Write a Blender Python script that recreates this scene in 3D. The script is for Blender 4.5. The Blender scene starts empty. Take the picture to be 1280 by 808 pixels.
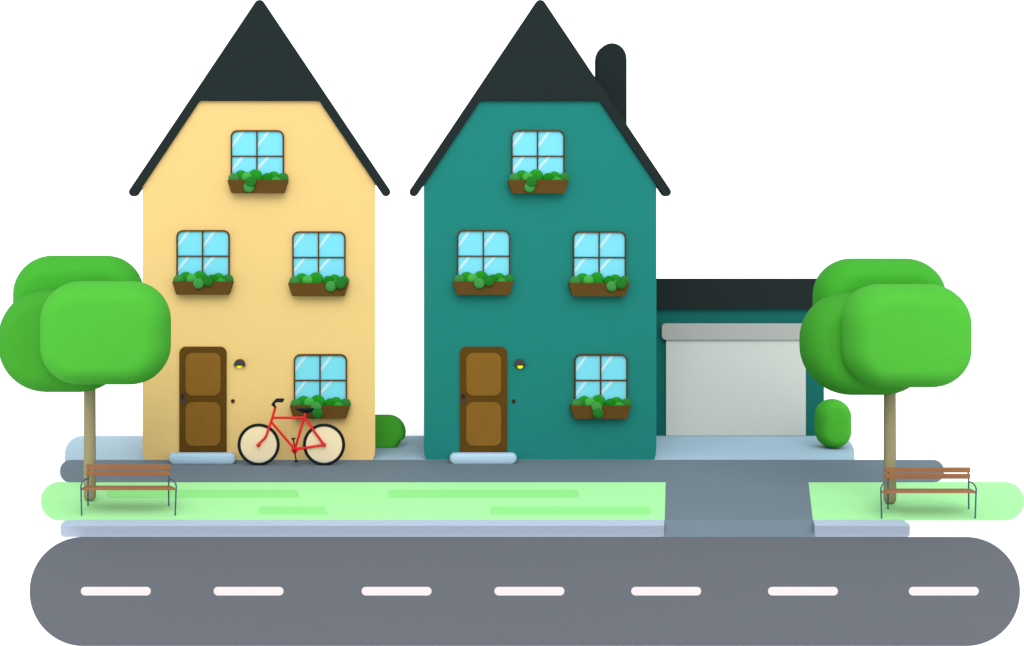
import bpy, bmesh, math, random
from mathutils import Vector, Matrix
random.seed(4)
S = bpy.context.scene
C = S.collection
R = math.radians

# ------------------------------------------------------------------ camera survey
# The street is surveyed from a camera 5.32 m above the pavement, 30 m in front of the
# house fronts: P() gives the world point seen at a survey position at distance Z.
F, VX, VY, CH, Z0 = 1860.0, 500.0, 245.0, 330.0 / 62.0, 30.0
ROADZ = -0.175
def P(px, py, Z):
    return Vector(((px - VX) / F * Z, Z - Z0, CH + (VY - py) / F * Z))
def G(px, py, h=0.0):                     # the point of the ground (height h)
    Z = F * (CH - h) / (py - VY)
    return Vector(((px - VX) / F * Z, Z - Z0, h))
def zg(py, h=0.0):
    return F * (CH - h) / (py - VY)

# ------------------------------------------------------------------ materials
def lin(h):
    h = h.lstrip('#')
    out = []
    for i in (0, 2, 4):
        c = int(h[i:i + 2], 16) / 255
        out.append(c / 12.92 if c <= .04045 else ((c + .055) / 1.055) ** 2.4)
    return out
EV = .4; EX = 2 ** EV                    # bright, generous exposure
LF, LU = 1.40, 1.24                       # illumination of upright / of lying surfaces under this sky
_m = {}
def mat(name, hexc, L=LF, rough=.85, var=.03, scale=9.0, spec=.08, bump=0.0):
    if name in _m: return _m[name]
    m = bpy.data.materials.new(name); m.use_nodes = True
    nt = m.node_tree; b = nt.nodes['Principled BSDF']
    col = [min(c / (L * EX), .92) for c in lin(hexc)]
    b.inputs['Roughness'].default_value = rough
    b.inputs['Specular IOR Level'].default_value = spec
    tc = nt.nodes.new('ShaderNodeTexCoord')
    nz = nt.nodes.new('ShaderNodeTexNoise'); nz.inputs['Scale'].default_value = scale
    nz.inputs['Detail'].default_value = 5
    nt.links.new(tc.outputs['Object'], nz.inputs['Vector'])
    mr = nt.nodes.new('ShaderNodeMapRange')
    mr.inputs['From Min'].default_value = .25; mr.inputs['From Max'].default_value = .75
    mr.inputs['To Min'].default_value = 1 - var; mr.inputs['To Max'].default_value = 1 + var
    nt.links.new(nz.outputs['Fac'], mr.inputs['Value'])
    mx = nt.nodes.new('ShaderNodeMix'); mx.data_type = 'RGBA'; mx.blend_type = 'MULTIPLY'
    mx.inputs['Factor'].default_value = 1
    mx.inputs['A'].default_value = (*col, 1)
    nt.links.new(mr.outputs['Result'], mx.inputs['B'])
    nt.links.new(mx.outputs['Result'], b.inputs['Base Color'])
    if bump:
        bp = nt.nodes.new('ShaderNodeBump'); bp.inputs['Strength'].default_value = bump
        bp.inputs['Distance'].default_value = .01
        n2 = nt.nodes.new('ShaderNodeTexNoise'); n2.inputs['Scale'].default_value = scale * 6
        nt.links.new(tc.outputs['Object'], n2.inputs['Vector'])
        nt.links.new(n2.outputs['Fac'], bp.inputs['Height'])
        nt.links.new(bp.outputs['Normal'], b.inputs['Normal'])
    _m[name] = m
    return m
def emit(name, hexc, s):
    m = bpy.data.materials.new(name); m.use_nodes = True
    nt = m.node_tree; nt.nodes.clear()
    e = nt.nodes.new('ShaderNodeEmission'); e.inputs[0].default_value = (*lin(hexc), 1); e.inputs[1].default_value = s
    o = nt.nodes.new('ShaderNodeOutputMaterial'); nt.links.new(e.outputs[0], o.inputs[0])
    return m
def sheer(name, hexc, a, L=LF):
    m = bpy.data.materials.new(name); m.use_nodes = True
    nt = m.node_tree; nt.nodes.clear()
    d = nt.nodes.new('ShaderNodeBsdfDiffuse'); d.inputs[0].default_value = (*[min(c / (L * EX), .9) for c in lin(hexc)], 1)
    t = nt.nodes.new('ShaderNodeBsdfTransparent')
    x = nt.nodes.new('ShaderNodeMixShader'); x.inputs[0].default_value = a
    o = nt.nodes.new('ShaderNodeOutputMaterial')
    nt.links.new(t.outputs[0], x.inputs[1]); nt.links.new(d.outputs[0], x.inputs[2]); nt.links.new(x.outputs[0], o.inputs[0])
    return m

M = dict(
    ground=mat('white_ground', 'FFFFFF', .8, var=.005),
    road=mat('asphalt', '73777F', 1.48, var=.02, scale=30),
    dash=mat('road_paint', 'FFF3F2', 1.38, var=.01),
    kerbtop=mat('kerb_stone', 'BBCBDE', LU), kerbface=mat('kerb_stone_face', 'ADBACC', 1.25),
    lawn=mat('lawn_grass', 'B3FFAD', LU, var=.02, scale=14), streak=mat('long_grass', '9DF593', LU, var=.02, scale=14),
    pave=mat('pavement', '71838E', 1.22, var=.02, scale=12), fore=mat('forecourt_stone', 'A6C3D5', 1.06, var=.015),
    step=mat('step_stone', 'A6C3D5', 1.05, var=.015),
    yellow=mat('yellow_render', 'FFD98D', LF, var=.012, scale=3, bump=.05), teal=mat('teal_render', '218A81', LF, var=.02, scale=3, bump=.05),
    dteal=mat('dark_teal_render', '167068', LF, var=.02, scale=3), roof=mat('roof_slate', '263232', 1.75, var=.04),
    frame=mat('window_wood', '5E3C06', LF), pane=mat('cyan_glass', '83EAFF', LF, rough=.3, var=.004, spec=.15),
    glare=mat('painted_glare', 'CFF6FF', LF, rough=.3, var=.004, spec=.15),  # window reflections painted in as a paler pane colour
    planter=mat('planter_wood', '66491B', LF, var=.05, scale=6), soil=mat('soil', '3A2A16', LU),
    door=mat('door_wood', '5E400E', 1.2, var=.05, scale=5), panel=mat('door_panel_wood', '896021', 1.2, var=.05, scale=5),
    plate=mat('lock_metal', '4A4440', LF, rough=.5), knob=mat('brown_metal', '4E2A10', LF, rough=.5),
    shade=mat('lamp_metal', '4A4442', LF, rough=.5), bulb=emit('lit_bulb', 'FFF000', .9),
    gdoor=mat('garage_door_paint', 'C8CCC6', 1.12, var=.01), ghead=mat('roller_box_paint', 'ABADA9', 1.15, var=.01),
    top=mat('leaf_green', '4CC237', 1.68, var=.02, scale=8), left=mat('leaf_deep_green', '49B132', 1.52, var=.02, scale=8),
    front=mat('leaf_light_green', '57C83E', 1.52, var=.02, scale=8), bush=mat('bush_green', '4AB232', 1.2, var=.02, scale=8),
    trunk=mat('bark', '9F9672', 1.2, var=.05, scale=12), slat=mat('bench_wood', 'A87550', LF, var=.05, scale=10),
    seatm=mat('bench_seat_wood', 'A3704C', 1.25, var=.05, scale=10), tube=mat('bench_metal', '4F6488', LF, rough=.45),
    red=mat('red_paint', 'FF1824', LF, rough=.4, var=.01, spec=.15), black=mat('black_rubber', '0B1E25', LF, rough=.6),
    disc=sheer('sheer_wheel_disc', 'FFF4D4', .50, .95),
)
LEAF = dict(grey='3F8F40', bright='239B22', light='49B84A', dark='138A12', moss='2E8530', fresh='36A53A', hang='449E46', deep='237F25')
for k, v in LEAF.items(): M['leaf_' + k] = mat('leaf_' + k, v, LF, var=.06, scale=20)

# ------------------------------------------------------------------ object helpers
def tag(o, label=None, cat=None, group=None, kind=None):
    if label: o['label'] = label
    if cat: o['category'] = cat
    if group: o['group'] = group
    if kind: o['kind'] = kind
    return o
def thing(name, label, cat, loc, group=None):
    o = bpy.data.objects.new(name, None); C.objects.link(o); o.location = loc
    o.empty_display_size = .2
    return tag(o, label, cat, group)
def origin(o):
    v = Vector((0, 0, 0))
    while o is not None:
        v += o.location; o = o.parent
    return v
def link(name, bm, mats, parent=None, smooth=False):
    bmesh.ops.recalc_face_normals(bm, faces=bm.faces[:])
    off = origin(parent)
    bmesh.ops.translate(bm, verts=bm.verts[:], vec=-off)
    me = bpy.data.meshes.new(name); bm.to_mesh(me); bm.free()
    for m in (mats if isinstance(mats, (list, tuple)) else [mats]): me.materials.append(m)
    if smooth:
        for p in me.polygons: p.use_smooth = True
    o = bpy.data.objects.new(name, me); C.objects.link(o)
    if parent is not None: o.parent = parent
    return o
def rrect(x0, y0, x1, y1, r, n=8, corners='tl tr br bl'):
    r = min(r, abs(x1 - x0) / 2, abs(y1 - y0) / 2)
    pts = []
    for key, cx, cy, a in (('tl', x0 + r, y0 + r, 180), ('tr', x1 - r, y0 + r, 270), ('br', x1 - r, y1 - r, 0), ('bl', x0 + r, y1 - r, 90)):
        if key in corners:
            for i in range(n + 1):
                t = R(a + 90 * i / n); pts.append((cx + r * math.cos(t), cy + r * math.sin(t)))
        else:
            pts.append((x0 if 'l' in key else x1, y0 if 't' in key else y1))
    out = []
    for p in pts:
        if not out or (abs(p[0] - out[-1][0]) + abs(p[1] - out[-1][1])) > 1e-4: out.append(p)
    if abs(out[0][0] - out[-1][0]) + abs(out[0][1] - out[-1][1]) < 1e-4: out.pop()
    return out
def add_prism(bm, pts3, vec, bevel=0.0, mi=0):
    a = [bm.verts.new(p) for p in pts3]; b = [bm.verts.new(p + vec) for p in pts3]
    n = len(a)
    fs = [bm.faces.new(a), bm.faces.new(b[::-1])]
    fe = list(fs[0].edges)
    for i in range(n): fs.append(bm.faces.new((a[i], b[i], b[(i + 1) % n], a[(i + 1) % n])))
    for f in fs: f.material_index = mi
    if bevel:
        bmesh.ops.recalc_face_normals(bm, faces=fs)
        bmesh.ops.bevel(bm, geom=fe, offset=bevel, segments=2, affect='EDGES', profile=.6)
    return fs
def slab(bm, pts, Zf, depth, bevel=0.0, mi=0):        # upright outline, front face at distance Zf
    return add_prism(bm, [P(x, y, Zf) for x, y in pts], Vector((0, depth, 0)), bevel, mi)
def flat(name, pts, h, thick, m, label=None, kind='structure', cat=None, base=None):
    bm = bmesh.new()
    add_prism(bm, [G(x, y, h if base is None else base) + Vector((0, 0, 0 if base is None else h - base)) for x, y in pts], Vector((0, 0, -thick)))
    return tag(link(name, bm, m), label, cat, None, kind)
def puffy(bm, pts_fn, Zc, Rd, rings=7):               # rounded body: outline pts_fn(inset) grows to full size at Zc
    loops = []
    for i in range(2 * rings + 1):
        t = -math.pi / 2 + math.pi * i / (2 * rings)
        t *= .999
        off = .6 * Rd * (1 - math.cos(t)); dy = Rd * math.sin(t)
        loops.append([bm.verts.new(P(x, y, Zc) + Vector((0, dy, 0))) for x, y in pts_fn(off * F / Zc)])
    n = len(loops[0])
    for a, b in zip(loops, loops[1:]):
        for i in range(n): bm.faces.new((a[i], b[i], b[(i + 1) % n], a[(i + 1) % n]))
    bm.faces.new(loops[0]); bm.faces.new(loops[-1][::-1])
def inset_rrect(x0, y0, x1, y1, r):
    def fn(o):
        rr = max(r - o, .6); pts = []
        for cx, cy, a in ((x0 + r, y0 + r, 180), (x1 - r, y0 + r, 270), (x1 - r, y1 - r, 0), (x0 + r, y1 - r, 90)):
            for i in range(13):
                t = R(a + 90 * i / 12) ; t += 1e-4 * (6 - i)
                pts.append((cx + rr * math.cos(t), cy + rr * math.sin(t)))
        return pts
    return fn
def shade(o, ang=40):
    for p in o.data.polygons: p.use_smooth = True
    o.data.set_sharp_from_angle(angle=R(ang))
    return o
def add_tube(bm, pts, r, n=12, cap=True):
    pts = [Vector(p) for p in pts]; loops = []
    up0 = None
    for i, p in enumerate(pts):
        d = (pts[min(i + 1, len(pts) - 1)] - pts[max(i - 1, 0)]).normalized()
        ref = up0 if up0 is not None else (Vector((0, 1, 0)) if abs(d.y) < .9 else Vector((0, 0, 1)))
        u = (ref - d * ref.dot(d)).normalized(); up0 = u
        v = d.cross(u)
        loops.append([bm.verts.new(p + r * (math.cos(2 * math.pi * k / n) * u + math.sin(2 * math.pi * k / n) * v)) for k in range(n)])
    for a, b in zip(loops, loops[1:]):
        for k in range(n): bm.faces.new((a[k], b[k], b[(k + 1) % n], a[(k + 1) % n]))
    if cap:
        for L, p, s in ((loops[0], pts[0], pts[0] - pts[1]), (loops[-1], pts[-1], pts[-1] - pts[-2])):
            d = s.normalized(); prev = L
            for q in (.5, .87):
                c = [bm.verts.new(p + d * r * q + (v.co - p) * math.sqrt(1 - q * q)) for v in L]
                for k in range(n): bm.faces.new((prev[k], c[k], c[(k + 1) % n], prev[(k + 1) % n]))
                prev = c
            bm.faces.new(prev)
def smooth_path(pts, k=6):
    pts = [Vector(p) for p in pts]; out = []
    for i in range(len(pts) - 1):
        p0 = pts[max(i - 1, 0)]; p1 = pts[i]; p2 = pts[i + 1]; p3 = pts[min(i + 2, len(pts) - 1)]
        for j in range(k):
            t = j / k
            out.append(.5 * ((2 * p1) + (p2 - p0) * t + (2 * p0 - 5 * p1 + 4 * p2 - p3) * t * t + (3 * p1 - p0 - 3 * p2 + p3) * t ** 3))
    return out + [pts[-1]]
def disc_bm(bm, c, r, th, n=32):                     # disc facing -Y, centred on c
    add_prism(bm, [c + Vector((r * math.cos(2 * math.pi * i / n), -th / 2, r * math.sin(2 * math.pi * i / n))) for i in range(n)], Vector((0, th, 0)))

# ------------------------------------------------------------------ ground, street
bm = bmesh.new()
ys = [-400, 24.02 - Z0, 24.43 - Z0, 900]; hs = [-.181, -.181, -.006, -.006]
cols = [[bm.verts.new((x, y, h)) for y, h in zip(ys, hs)] for x in (-900, 900)]
for i in range(3): bm.faces.new((cols[0][i], cols[1][i], cols[1][i + 1], cols[0][i + 1]))
tag(link('ground', bm, M['ground']), kind='structure')

flat('road', rrect(37, 671.3, 1275, 807, 68, 20), ROADZ + .004, .008, M['road'])
for x0 in (101, 267, 452, 618, 789, 960, 1136):
    flat('road_marking', rrect(x0, 733.8, x0 + 87.5, 744.4, 5.2, 6), ROADZ + .008, .003, M['dash'])

flat('forecourt', rrect(81, 545, 1068, 590, 28, 10, 'tl tr'), .002, .006, M['fore'])
flat('pavement', rrect(75, 575, 1180, 603, 13.5, 8), .006, .010, M['pave'])
def grass(pts): return flat('lawn', pts, .004, .008, M['lawn'])
def left_end(x0, y0, y1, r, n=8):          # outline points of a rounded left end, from its bottom to its top
    return [(x0 + r + r * math.cos(R(a)), (y1 - r if a <= 180 else y0 + r) + r * math.sin(R(a))) for a in [90 + 90 * i / n for i in range(2 * n + 1)]]
grass([(840, 602.6), (840, 650.2)] + left_end(51, 602.6, 650.2, 23.5, 10))
grass([(2280 - x, y) for x, y in [(1280, 602.6), (1280, 650.2)] + left_end(1000, 602.6, 650.2, 23.5, 10)])
def streak(pts): return flat('long_grass', pts, .010, .008, M['streak'], kind='structure')
streak(rrect(134, 612.3, 373, 622.2, 4.9, 6)); streak(rrect(485, 612.3, 723.5, 622.2, 4.9, 6))
streak([(406, 633.2), (408, 639), (411, 643)] + left_end(323, 633.2, 643, 4.9, 6))
streak(rrect(613, 633.2, 814, 643, 4.9, 6))

# kerb: a stone step down to the road, its ends rounded, broken by the dropped drive
def kerb(x0, x1, left_round, right_round):
    za, zb = zg(671, ROADZ), zg(650.2)
    bm = bmesh.new()
    xa, xb = P(x0[1], 0, za).x, P(x1[1], 0, za).x; xc, xd = P(x0[0], 0, zb).x, P(x1[0], 0, zb).x
    r = .12
    def outline(h):
        pts = []
        for cx, cy, a, rd in ((xa, za, 180, left_round), (xb, za, 270, right_round), (xd if not right_round else xb, zb, 0, right_round), (xc if not left_round else xa, zb, 90, left_round)):
            if rd:
                sx = r if cx == xa else -r; sy = r if cy == za else -r
                for i in range(7):
                    t = R(a + 15 * i); pts.append(Vector((cx + sx + r * math.cos(t), cy - Z0 + sy + r * math.sin(t), h)))
            else: pts.append(Vector((cx, cy - Z0, h)))
        return pts
    fs = add_prism(bm, outline(.007), Vector((0, 0, -.187)), .012, 1)
    bm.normal_update()
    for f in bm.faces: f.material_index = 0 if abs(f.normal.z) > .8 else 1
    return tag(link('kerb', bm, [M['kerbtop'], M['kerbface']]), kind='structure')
kerb((74, 74), (830.6, 830.2), True, False); kerb((1016.2, 1018.2), (1140, 1140), False, True)

# driveway: crosses the lawn level and ramps down through the kerb to the road
bm = bmesh.new()
rows = [(602, .009, 832.3, 1010.5), (650, .011, 831, 1016.0), (671.3, None, 830.3, 1019)]
tp = []
for y, h, xl, xr in rows:
    if h is None: tp.append((G(xl, y, ROADZ + .012), G(xr, y, ROADZ + .012)))
    else: tp.append((G(xl, y, h), G(xr, y, h)))
vt = [[bm.verts.new(p) for p in r_] for r_ in tp]
vb = [[bm.verts.new(Vector((p.x, p.y, -.2))) for p in r_] for r_ in tp]
for i in range(2):
    bm.faces.new((vt[i][0], vt[i][1], vt[i + 1][1], vt[i + 1][0])); bm.faces.new((vb[i][0], vb[i + 1][0], vb[i + 1][1], vb[i][1]))
    for k in (0, 1): bm.faces.new((vt[i][k], vt[i + 1][k], vb[i + 1][k], vb[i][k]))
for i in (0, 2): bm.faces.new((vt[i][0], vt[i][1], vb[i][1], vb[i][0]))
tag(link('driveway', bm, M['pave']), kind='structure')

# ------------------------------------------------------------------ houses
DEPTH = 3.2
def make_house(dx, wallm, label, wx0, wx1, chimney):
    X = lambda pts: [(x + dx, y) for x, y in pts]
    root = thing('house', label, 'house', P(324 + dx, 575, Z0), 'tall narrow houses along the pavement')
    bm = bmesh.new()
    slab(bm, [(wx0 + dx + 3, 575), (wx0 + dx + .8, 569), (wx0 + dx, 560), (wx0 + dx, 226), (249 + dx - 4, 123), (398 + dx + 5, 123), (wx1 + dx, 226), (wx1 + dx, 560), (wx1 + dx - .8, 569), (wx1 + dx - 3, 575)], Z0, DEPTH)
    for v in bm.verts:                                  # the plots narrow slightly towards the rear
        if v.co.y > 1 and ((not chimney and v.co.x > -2.5) or (chimney and v.co.x < 2.5)): v.co.x *= (Z0 + DEPTH) / Z0 + .01
    link('wall', bm, wallm, root)
    # roof: bargeboards with rounded eaves and the dark gable peak, one body front to back
    bm = bmesh.new()
    pts = []
    def arc(cx, cy, r, a0, a1, n=8):
        for i in range(n + 1):
            t = R(a0 + (a1 - a0) * i / n); pts.append((cx + dx + r * math.cos(t), cy + r * math.sin(t)))
    arc(166.4, 240.2, 5.5, 34, 214)                     # left eave
    arc(324.4, 6.6, 6.6, 214, 326)                      # apex
    arc(482.4, 240.2, 5.5, -34, 146)                    # right eave
    ir = [(404, 134), (401.6, 130), (400, 127.6), (397.6, 126.3)]
    pts += [(x + dx, y) for x, y in ir] + [(324 * 2 - x + dx, y) for x, y in ir[::-1]]
    slab(bm, pts, Z0 - .08, .24, .01)
    # behind the bargeboards the slopes stop just past the walls
    body = [(179 + dx, 233), (179 + dx, 224), (319.4 + dx, 6), (324.4 + dx, 2.5), (329.4 + dx, 6), (468 + dx, 222), (468 + dx, 231), (400 + dx, 128.5), (249 + dx, 128.5)]
    slab(bm, body, Z0 + .158, DEPTH)
    roof = link('roof', bm, M['roof'], root)
    if chimney:
        bm = bmesh.new(); zc = Z0 + 1.1; r = 20
        pl = [(746.8, 200), (746.8, 74)] + [(765.15 + 18.35 * math.cos(R(180 + 15 * i)), 74 + r * math.sin(R(180 + 15 * i))) for i in range(1, 12)] + [(783.5, 74), (783.5, 200)]
        slab(bm, pl, zc, .42, .015)
        tag(link('chimney', bm, M['roof'], roof), 'dark chimney with a rounded top on the right slope')
    # door
    bm = bmesh.new(); slab(bm, X(rrect(224, 433.8, 283, 566, 8, 8, 'tl tr')), Z0 - .05, .06, .012)
    door = link('door', bm, M['door'], root)
    for y0, y1 in ((441.4, 495), (503, 557.8)):
        bm = bmesh.new(); slab(bm, X(rrect(231.8, y0, 275.6, y1, 9, 8)), Z0 - .064, .02, .008)
        link('door_panel', bm, M['panel'], door)
    bm = bmesh.new(); slab(bm, X(rrect(225.6, 491.6, 230.8, 506, 2.5, 6)), Z0 - .062, .02, .004)
    link('lock_plate', bm, M['plate'], door)
    bm = bmesh.new(); bmesh.ops.create_uvsphere(bm, u_segments=20, v_segments=12, radius=.036, matrix=Matrix.Translation(P(228.2 + dx, 494.8, Z0 - .1)))
    kn = P(228.2 + dx, 494.8, Z0 - .08); add_tube(bm, [kn + Vector((0, 0, 0)), kn + Vector((0, .03, 0))], .014)
    link('door_knob', bm, M['knob'], door, True)
    # doorstep: rounded stone slab
    bm = bmesh.new(); rings = []
    for z, x0, y0, x1, y1, r in ((30.02, 212.5, 565.6, 293.5, 575.2, 4.7), (29.75, 211.3, 565.6, 294.7, 578, 6.1), (29.58, 211, 566.4, 295, 579.9, 6.6), (29.50, 212, 568.0, 294, 580.7, 6.1), (29.47, 215, 570.5, 291, 580.0, 4.5)):
        rings.append([bm.verts.new(P(x, y, z)) for x, y in [(p[0] + dx, p[1]) for p in inset_rrect(x0, y0, x1, y1, r)(0)]])
    n = len(rings[0])
    for a, b in zip(rings, rings[1:]):
        for k in range(n): bm.faces.new((a[k], b[k], b[(k + 1) % n], a[(k + 1) % n]))
    bm.faces.new(rings[0]); bm.faces.new(rings[-1][::-1])
    shade(link('doorstep', bm, M['step'], root), 60)
    # wall lamp: half dome shade with a lit bulb under it
    bm = bmesh.new(); c = P(299.2 + dx, 456.6, Z0 - .06)
    pts2 = [(299.2 + dx + 7 * math.cos(R(180 + 12 * i)), 456.6 + 7 * math.sin(R(180 + 12 * i))) for i in range(16)]
    pts2 += [(306 + dx, 458.6), (302.5 + dx, 457.6), (296 + dx, 457.6), (292.4 + dx, 458.6)]
    slab(bm, pts2, Z0 - .10, .11, .015)
    lamp = link('wall_lamp', bm, M['shade'], root)
    bm = bmesh.new(); rb = .058 if chimney else .05
    bmesh.ops.create_uvsphere(bm, u_segments=20, v_segments=12, radius=rb, matrix=Matrix.Translation(P(299.2 + dx, 457.4 if chimney else 457.3, Z0 - .036)))
    link('bulb', bm, M['bulb'], lamp, True)
    bm = bmesh.new(); disc_bm(bm, P(291.1 + dx, 501.6, Z0 - .012), .038, .03)
    bmesh.ops.create_uvsphere(bm, u_segments=16, v_segments=8, radius=.02, matrix=Matrix.Translation(P(291.1 + dx, 501.6, Z0 - .03)))
    link('doorbell', bm, M['knob'], root)
    # windows
    for wx, wy in ((288.2, 162.9), (220.3, 287.9), (365.2, 289.5), (367.1, 443.2)):
        wx += dx; W, H = 66.7, 66.0; mx, my = wx + 32.9, wy + 32.6; t = 1.75
        zf = Z0 - .07
        bm = bmesh.new()
        o = rrect(wx, wy, wx + W, wy + H, 8.2, 8); i_ = rrect(wx + t, wy + t, wx + W - t, wy + H - t, 8.2 - t, 8)
        n = len(o); V = Vector((0, .075, 0))
        vo = [bm.verts.new(P(x, y, zf)) for x, y in o]; vi = [bm.verts.new(P(x, y, zf)) for x, y in i_]
        wo = [bm.verts.new(P(x, y, zf) + V) for x, y in o]; wi = [bm.verts.new(P(x, y, zf) + V) for x, y in i_]
        for k in range(n):
            j = (k + 1) % n
            bm.faces.new((vo[k], vo[j], vi[j], vi[k])); bm.faces.new((wo[k], wi[k], wi[j], wo[j]))
            bm.faces.new((vo[k], wo[k], wo[j], vo[j])); bm.faces.new((vi[k], vi[j], wi[j], wi[k]))
        slab(bm, [(mx - .85, wy + t - .3), (mx + .85, wy + t - .3), (mx + .85, wy + H - t + .3), (mx - .85, wy + H - t + .3)], zf + .006, .05)
        slab(bm, [(wx + t - .3, my - .8), (wx + W - t + .3, my - .8), (wx + W - t + .3, my + .8), (wx + t - .3, my + .8)], zf + .009, .05)
        win = link('window', bm, M['frame'], root)
        bm = bmesh.new()
        slab(bm, rrect(wx + 1, wy + 1, wx + W - 1, wy + H - 1, 7.4, 8), Z0 - .03, .028)
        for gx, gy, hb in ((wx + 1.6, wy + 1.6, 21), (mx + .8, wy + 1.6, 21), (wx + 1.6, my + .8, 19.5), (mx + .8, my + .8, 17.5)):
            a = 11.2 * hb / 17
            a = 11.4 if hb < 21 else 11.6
            slab(bm, [(gx + a - .2, gy), (gx + a + 4.2, gy), (gx, gy + hb), (gx, gy + hb - 5.2)][::-1], Z0 - .032, .004, 0, 1)  # diagonal glare streak, a pale painted strip instead of a reflection
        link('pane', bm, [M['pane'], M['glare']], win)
    return root
make_house(0, M['yellow'], 'tall yellow house with dark steep roof and red bicycle in front', 178.2, 469, False)
make_house(351, M['teal'], 'tall teal house with dark steep roof and chimney beside the garage', 178.8, 469.5, True)

# ------------------------------------------------------------------ window boxes
_ball = {}
def ball(colour):
    if colour not in _ball:
        b_ = bmesh.new(); bmesh.ops.create_uvsphere(b_, u_segments=28, v_segments=18, radius=1)
        me = bpy.data.meshes.new('leaf_clump'); b_.to_mesh(me); b_.free(); me.materials.append(M['leaf_' + colour])
        for p in me.polygons: p.use_smooth = True
        _ball[colour] = me
    return _ball[colour]
CL = [('grey', 64, -14, 54, 29.815), ('bright', 139, -32, 66, 29.915), ('light', 197, -24, 54, 29.84), ('bright', 282, -33, 74, 29.90),
      ('dark', 404, -19, 52, 29.825), ('bright', 467, -22, 64, 29.91), ('fresh', 492, 15, 50, 29.80), ('moss', 565, -18, 54, 29.845)]
def window_box(x0, y0, x1, hang, label):
    k = 8.08; zf = 29.79; w = (x1 - x0)
    root = thing('window_box', label, 'window box', P((x0 + x1) / 2, y0 + 16.8, zf + .12), 'planted window boxes under the house windows')
    bm = bmesh.new()
    front = [(x0, y0 + 1.2), (x0 + .5, y0), (x1 - .5, y0), (x1, y0 + 1.2), (x1 - 4.4, y0 + 15.8), (x1 - 5.6, y0 + 16.8), (x0 + 5.8, y0 + 16.8), (x0 + 4.6, y0 + 15.8)]
    slab(bm, front, zf, .203, .006)
    bm.normal_update()
    tf = max((f for f in bm.faces if f.normal.z > .9), key=lambda f: f.calc_area())
    bmesh.ops.inset_region(bm, faces=[tf], thickness=.018, depth=0)
    bmesh.ops.translate(bm, verts=list(tf.verts), vec=(0, 0, -.03)); tf.material_index = 1
    link('planter', bm, [M['planter'], M['soil']], root)
    for col, cx, cy, r, z in CL + [(c_, cx, cy, 54, zz) for c_, cx, cy, zz in hang]:
        o = bpy.data.objects.new('leaf_clump', ball(col)); C.objects.link(o); o.parent = root
        z = 30 - (30 - z) * .75
        p = P(x0 + cx / k, y0 + cy / k, z)
        rr = r / k / F * z
        o.location = p - origin(root); o.scale = (rr, .036, rr)
H_top = [('hang', 217, 73, 29.675), ('deep', 235, 19, 29.64)]
H_ml = [('hang', 265, 19, 29.665), ('deep', 361, -5, 29.665)]
H_mr = [('hang', 432, 34, 29.675), ('deep', 528, 8, 29.64)]
H_gr = [('hang', 266, 19, 29.675), ('deep', 279, 82, 29.64)]
for dx, house in ((0, 'yellow'), (351, 'teal')):
    window_box(284.2 + dx, 225.1, 359.6 + dx, H_top, 'brown window box under the gable window of the %s house' % house)
    window_box(215.2 + dx, 352, 290.8 + dx, H_ml, 'brown window box directly above the front door of the %s house' % house)
    window_box(360.1 + dx, 353.8, 435.5 + dx, H_mr, 'brown window box with clumps trailing over its right end on the %s house' % house)
    window_box(362.1 + dx, 507, 437.5 + dx, H_gr, 'brown window box behind the red bicycle saddle on the yellow house' if dx == 0 else 'lowest brown window box on the teal house, right of its door')

# ------------------------------------------------------------------ garage
ZG = zg(545)
g = thing('garage', 'low teal garage with flat dark roof attached to the teal house', 'garage', P(915, 545, ZG))
bm = bmesh.new(); slab(bm, [(793, 545), (793, 380), (1030, 380), (1030, 545)], ZG, 4.2); link('wall', bm, M['dteal'], g)
bm = bmesh.new(); slab(bm, [(794, 386.4), (794, 348.4), (1034, 348.4), (1034, 386.4)], ZG - .12, 4.4, .012)
for v in bm.verts: v.co.z -= max(0, v.co.y + Z0 - ZG) * .075       # the flat roof falls a little to the rear for the rain
link('roof', bm, M['roof'], g)
bm = bmesh.new(); slab(bm, [(832.6, 544.9), (832.6, 420), (1007.3, 420), (1007.3, 544.9)], ZG - .05, .055, .004)
link('garage_door', bm, M['gdoor'], g)
bm = bmesh.new(); slab(bm, rrect(827.2, 404.8, 1013, 425.2, 5.2, 8), ZG - .11, .115, .012)
link('roller_box', bm, M['ghead'], g)

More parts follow.
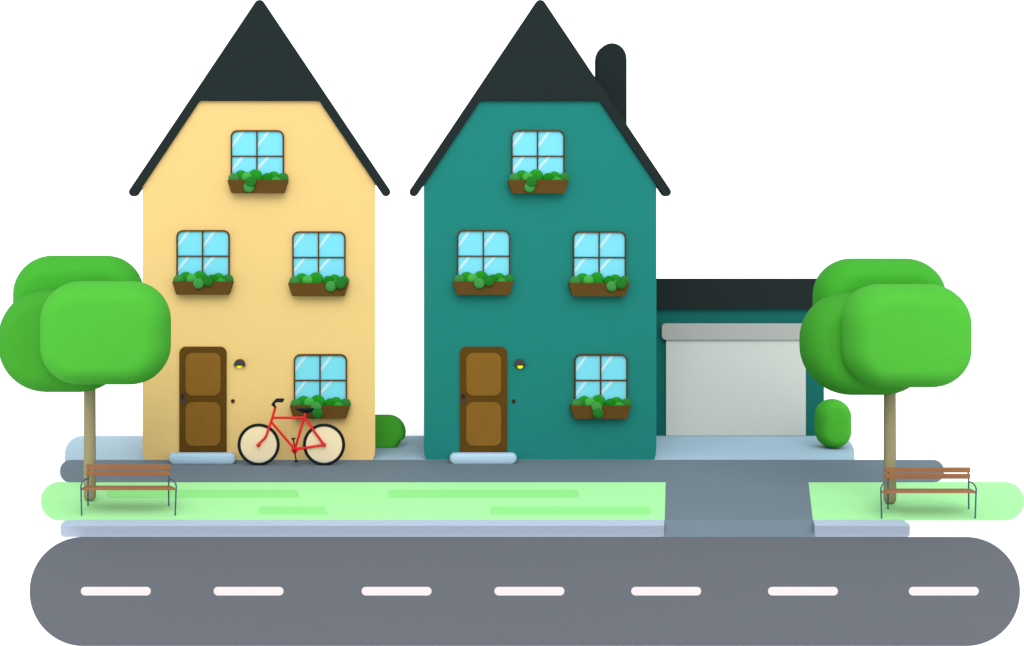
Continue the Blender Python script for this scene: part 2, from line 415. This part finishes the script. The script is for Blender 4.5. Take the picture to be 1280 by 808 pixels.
# ------------------------------------------------------------------ trees, bushes
def make_tree(dx, dy, label):
    base = 626.3 + dy; zt = zg(base) ; ref = zg(626.3 + dy)
    t = thing('tree', label, 'tree', G(112.3 + dx, base), 'round crowned trees behind the benches')
    bm = bmesh.new()
    r = 7.7 / F * zt; c = P(112.3 + dx, base, zt); n = 20
    prof = [(.02, 0)] + [(r * math.sin(R(a)), r * (1 - math.cos(R(a)))) for a in range(15, 91, 15)] + [(r * .97, .8), (r * .95, 1.6), (r * .9, 2.6), (r * .6, 3.1), (.02, 3.3)]
    loops = [[bm.verts.new(c + Vector((q * math.cos(2 * math.pi * k / n), q * math.sin(2 * math.pi * k / n), z - .01))) for k in range(n)] for q, z in prof]
    for a, b in zip(loops, loops[1:]):
        for k in range(n): bm.faces.new((a[k], b[k], b[(k + 1) % n], a[(k + 1) % n]))
    for s in (-1, 1):                                     # two limbs up into the crown
        add_tube(bm, [c + Vector((0, 0, 2.1)), c + Vector((s * .35, -.1 * s, 2.7)), c + Vector((s * .6, -.15 * s, 3.1))], .05)
    link('trunk', bm, M['trunk'], t, True)
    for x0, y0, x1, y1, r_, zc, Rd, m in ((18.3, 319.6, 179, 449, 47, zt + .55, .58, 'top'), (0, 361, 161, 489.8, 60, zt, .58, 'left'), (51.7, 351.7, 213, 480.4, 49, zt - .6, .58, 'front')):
        if dx: x1 -= 3.2 if m == 'front' else 0; x0 += 1.6 if m == 'left' else 0
        bm = bmesh.new(); puffy(bm, inset_rrect(x0 + dx, y0 + dy * .95, x1 + dx, y1 + dy * .95, r_), zc, Rd, 8)
        shade(link('crown', bm, M[m], t), 50)
make_tree(0, 0, 'round crowned green tree in front of the yellow house')
make_tree(1000, 3.8, 'round crowned green tree in front of the garage and small bush')

b1 = bmesh.new()
puffy(b1, inset_rrect(1019.3, 499, 1062.8, 560, 21.5), zg(560) , .34, 8)
tag(shade(link('bush', b1, M['bush']), 50), 'small upright oval bush beside the garage', 'bush')
b2 = bmesh.new()
zb = zg(562) + .3
def gapbush(o):
    pts = [(468.6, 561.8), (468.6, 518.6), (486, 518.6)]
    pts += [(486 + 21.2 * math.cos(R(a)), 540 + 21.4 * math.sin(R(a))) for a in range(-80, 21, 10)]
    pts += [(505.3, 548.4), (501.5, 551.2), (498.6, 555), (496.5, 559.2), (492, 561), (486, 561.8)]
    k = 1 - o / 24
    return [(468.6 + (x - 468.6) * k, 540 + (y - 540) * k) for x, y in pts]
puffy(b2, gapbush, zb, .16, 5)
tag(shade(link('bush', b2, M['bush']), 50), 'green bush growing in the gap between the two houses', 'bush')

# ------------------------------------------------------------------ benches
def make_bench(dx, dy, label):
    zr, zf = zg(633 + dy), zg(645 + dy)
    b = thing('bench', label, 'bench', G(160 + dx, 639 + dy), 'slatted park benches on the grass')
    Q = lambda x, y, z: P(x + dx, y + dy, z)
    for y0, y1 in ((581, 587.3), (589, 595.1)):
        bm = bmesh.new(); slab(bm, [(x + dx, y + dy) for x, y in ((107.1, y0), (213.1, y0), (213.1, y1), (107.1, y1))], zr - .045, .03, .005)
        link('back_slat', bm, M['slat'], b)
    bm = bmesh.new(); zs0, zs1 = zr - .05, zf + .07
    top = [Q(108.3, 607.1, zs0), Q(212.5, 607.1, zs0), Q(219, 610.0, zs1), Q(102, 610.0, zs1)]
    th = Vector((0, 0, -3.0 / F * zs1))
    add_prism(bm, top, th, .006); link('seat', bm, M['seatm'], b)
    r = .0128
    for xr, x1, x2, x3 in ((110, 105, 101.2, 102.1), (210.9, 215.6, 220.2, 218.9)):
        bm = bmesh.new(); add_tube(bm, [Q(xr, 633, zr), Q(xr, 600, zr), Q(xr + (.8 if xr < 160 else -.8), 584, zr)], r)
        link('leg', bm, M['tube'], b, True)
        zm = lambda f: zr + (zf - zr) * f
        bm = bmesh.new()
        path = [Q(xr, 598.6, zm(.02)), Q((xr + x1) / 2 + (x1 - xr) * .1, 599.3, zm(.3)), Q(x1 + (x2 - x1) * .45, 602.0, zm(.65)), Q(x2, 607.5, zm(.97)), Q(x2 + (x3 - x2) * .15, 614, zm(1)), Q(x2 + (x3 - x2) * .5, 628, zm(1)), Q(x3, 645, zf)]
        add_tube(bm, smooth_path(path), r)
        tag(link('leg', bm, M['tube'], b, True), 'front leg that curves back into an armrest')
make_bench(0, 0, 'wooden bench beneath the tree nearest the yellow house')
make_bench(1000, 3.75, 'wooden bench beneath the tree right of the driveway')

# ------------------------------------------------------------------ bicycle
ZB = zg(582.2)
bk = thing('bicycle', 'red bicycle with pale disc wheels standing before the yellow house', 'bicycle', G(364, 582.2))
B = lambda x, y, d=0.0: P(x, y, ZB) + Vector((0, d, 0))
px = F / ZB
def wheel(cx):
    bm = bmesh.new(); c = B(cx, 556); Rr = 24.5 / px; rt = 1.95 / px; n, m_ = 64, 14
    lo = [[bm.verts.new(c + Vector(((Rr + rt * math.cos(b_)) * math.cos(a), rt * math.sin(b_), (Rr + rt * math.cos(b_)) * math.sin(a)))) for b_ in [2 * math.pi * j / m_ for j in range(m_)]] for a in [2 * math.pi * i / n for i in range(n)]]
    for i in range(n):
        for j in range(m_): bm.faces.new((lo[i][j], lo[(i + 1) % n][j], lo[(i + 1) % n][(j + 1) % m_], lo[i][(j + 1) % m_]))
    w = link('wheel', bm, M['black'], bk, True)
    bm = bmesh.new()
    bm.faces.new([bm.verts.new(c + Vector((22.9 / px * math.cos(R(a)), 0, 22.9 / px * math.sin(R(a))))) for a in range(0, 360, 5)])
    link('wheel_disc', bm, M['disc'], w)
    bm = bmesh.new()
    add_tube(bm, [c + Vector((0, -.075, 0)), c + Vector((0, .075, 0))], 2.5 / px, 16)
    link('hub', bm, M['red'], w, True)
wheel(323.3); wheel(405.1)
bm = bmesh.new(); rt = 1.6 / px
add_tube(bm, [B(344.3, 509), B(339.6, 525), B(337.2, 532)], rt)                                  # steerer
for s in (-1, 1):
    add_tube(bm, smooth_path([B(338.6, 527.5, .02 * s), B(335.4, 537.5, .05 * s), B(332.4, 545.6, .06 * s), B(328.4, 550.2, .06 * s), B(322.8, 555.6, .065 * s)]), rt * .95)
    add_tube(bm, [B(380.6, 522.3, .02 * s), B(405.1, 555.5, .065 * s)], rt * .95)
    add_tube(bm, [B(368.6, 562, .03 * s), B(405.1, 555.6, .065 * s)], rt * .95)
link_fr = bm
add_tube(bm, [B(340.7, 522.4), B(380.6, 522.4)], rt)
add_tube(bm, [B(339.4, 528), B(368.4, 561.8)], rt)
add_tube(bm, [B(381.8, 516.8), B(368.8, 561.4)], rt)
add_tube(bm, [B(380.6, 522.3, -.02), B(380.6, 522.3, .02)], rt * 1.05)
link('frame', bm, M['red'], bk, True)
bm = bmesh.new(); disc_bm(bm, B(368.6, 562.2, -.05), 4.5 / px, .02); link('chainring', bm, M['red'], bk)
bm = bmesh.new()
c0 = B(368.5, 562.4)
add_tube(bm, [c0 + Vector((0, -.09, 0)), c0 + Vector((0, .09, 0))], .02)
add_tube(bm, [B(368.4, 562.4, .09), B(366.2, 550.4, .09)], .9 / px); add_tube(bm, [B(368.6, 562.6, -.09), B(370.6, 575, -.09)], .9 / px)
ck = link('crank', bm, M['black'], bk, True)
for x, y, d in ((366, 550.1, .15), (370.8, 575.3, -.15)):
    bm = bmesh.new(); c = B(x, y, d)
    bmesh.ops.create_cube(bm, size=1, matrix=Matrix.Translation(c) @ Matrix.Diagonal((5.4 / px, .09, 1.6 / px, 1)))
    bmesh.ops.bevel(bm, geom=bm.edges[:], offset=.008, segments=2, affect='EDGES')
    link('pedal', bm, M['black'], ck)
bm = bmesh.new(); rh = 1.65 / px
add_tube(bm, [B(344.1, 509.4), B(341.4, 505)], rh)
add_tube(bm, [B(341.4, 505, -.11), B(341.4, 505, .11)], rh * .8)
for s in (-1, 1):
    add_tube(bm, [B(341.4, 505, .11 * s), B(345.4, 500.7, .11 * s), B(353.2, 500.7, .11 * s)], rh)
link('handlebar', bm, M['black'], bk, True)
bm = bmesh.new()                                                      # saddle: lofted along its length
secs = [(369.8, .012, 1.0), (373, .025, 2.6), (377, .05, 4.6), (381.5, .075, 6.2), (386, .09, 6.0), (390, .085, 3.6), (392.4, .06, 1.2)]
rings = []
for x, hw, hh in secs:
    yt = 511.2 - (x - 369.8) * .02
    ring = []
    for k in range(12):
        a = 2 * math.pi * k / 12
        z = math.sin(a); ring.append(bm.verts.new(B(x, yt - (0 if z > 0 else z * hh) - (.25 if z > .3 else 0), hw * math.cos(a) * (1 if z > -.2 else .7))))
    rings.append(ring)
for a, b in zip(rings, rings[1:]):
    for k in range(12): bm.faces.new((a[k], b[k], b[(k + 1) % 12], a[(k + 1) % 12]))
bm.faces.new(rings[0]); bm.faces.new(rings[-1])
link('saddle', bm, M['black'], bk, True)

# ------------------------------------------------------------------ bright overcast daylight
w = bpy.data.worlds.new('World'); S.world = w; w.use_nodes = True
nt = w.node_tree; nt.nodes.clear()
sun_el, sun_az = R(38), R(0)             # low behind the camera, veiled by cloud
sk = nt.nodes.new('ShaderNodeTexSky'); sk.sky_type = 'NISHITA'; sk.sun_disc = False
sk.sun_elevation = sun_el; sk.sun_rotation = math.pi + sun_az
b1_ = nt.nodes.new('ShaderNodeBackground'); b1_.inputs[1].default_value = .05
nt.links.new(sk.outputs[0], b1_.inputs[0])
b2_ = nt.nodes.new('ShaderNodeBackground'); b2_.inputs[0].default_value = (1, 1, 1, 1); b2_.inputs[1].default_value = 1.05
ad = nt.nodes.new('ShaderNodeAddShader'); ot = nt.nodes.new('ShaderNodeOutputWorld')
nt.links.new(b1_.outputs[0], ad.inputs[0]); nt.links.new(b2_.outputs[0], ad.inputs[1]); nt.links.new(ad.outputs[0], ot.inputs[0])
sl = bpy.data.lights.new('sun', 'SUN'); sl.energy = 1.5; sl.angle = R(40); sl.color = (1, .98, .95)
so = bpy.data.objects.new('sun', sl); C.objects.link(so)
so.rotation_euler = Vector((math.sin(sun_az) * math.cos(sun_el), math.cos(sun_az) * math.cos(sun_el), -math.sin(sun_el))).to_track_quat('-Z', 'Y').to_euler()

cam = bpy.data.cameras.new('camera'); co = bpy.data.objects.new('camera', cam); C.objects.link(co)
co.location = (0, -Z0, CH); co.rotation_euler = (R(90), 0, 0)
cam.sensor_width = 36; cam.lens = F / 1280 * 36
cam.shift_x = (640 - VX) / 1280; cam.shift_y = -(404 - VY) / 1280
cam.clip_end = 5000
S.camera = co
S.view_settings.view_transform = 'Standard'; S.view_settings.look = 'None'
S.view_settings.exposure = EV; S.view_settings.gamma = 1
S.cycles.max_bounces = 8; S.cycles.diffuse_bounces = 5
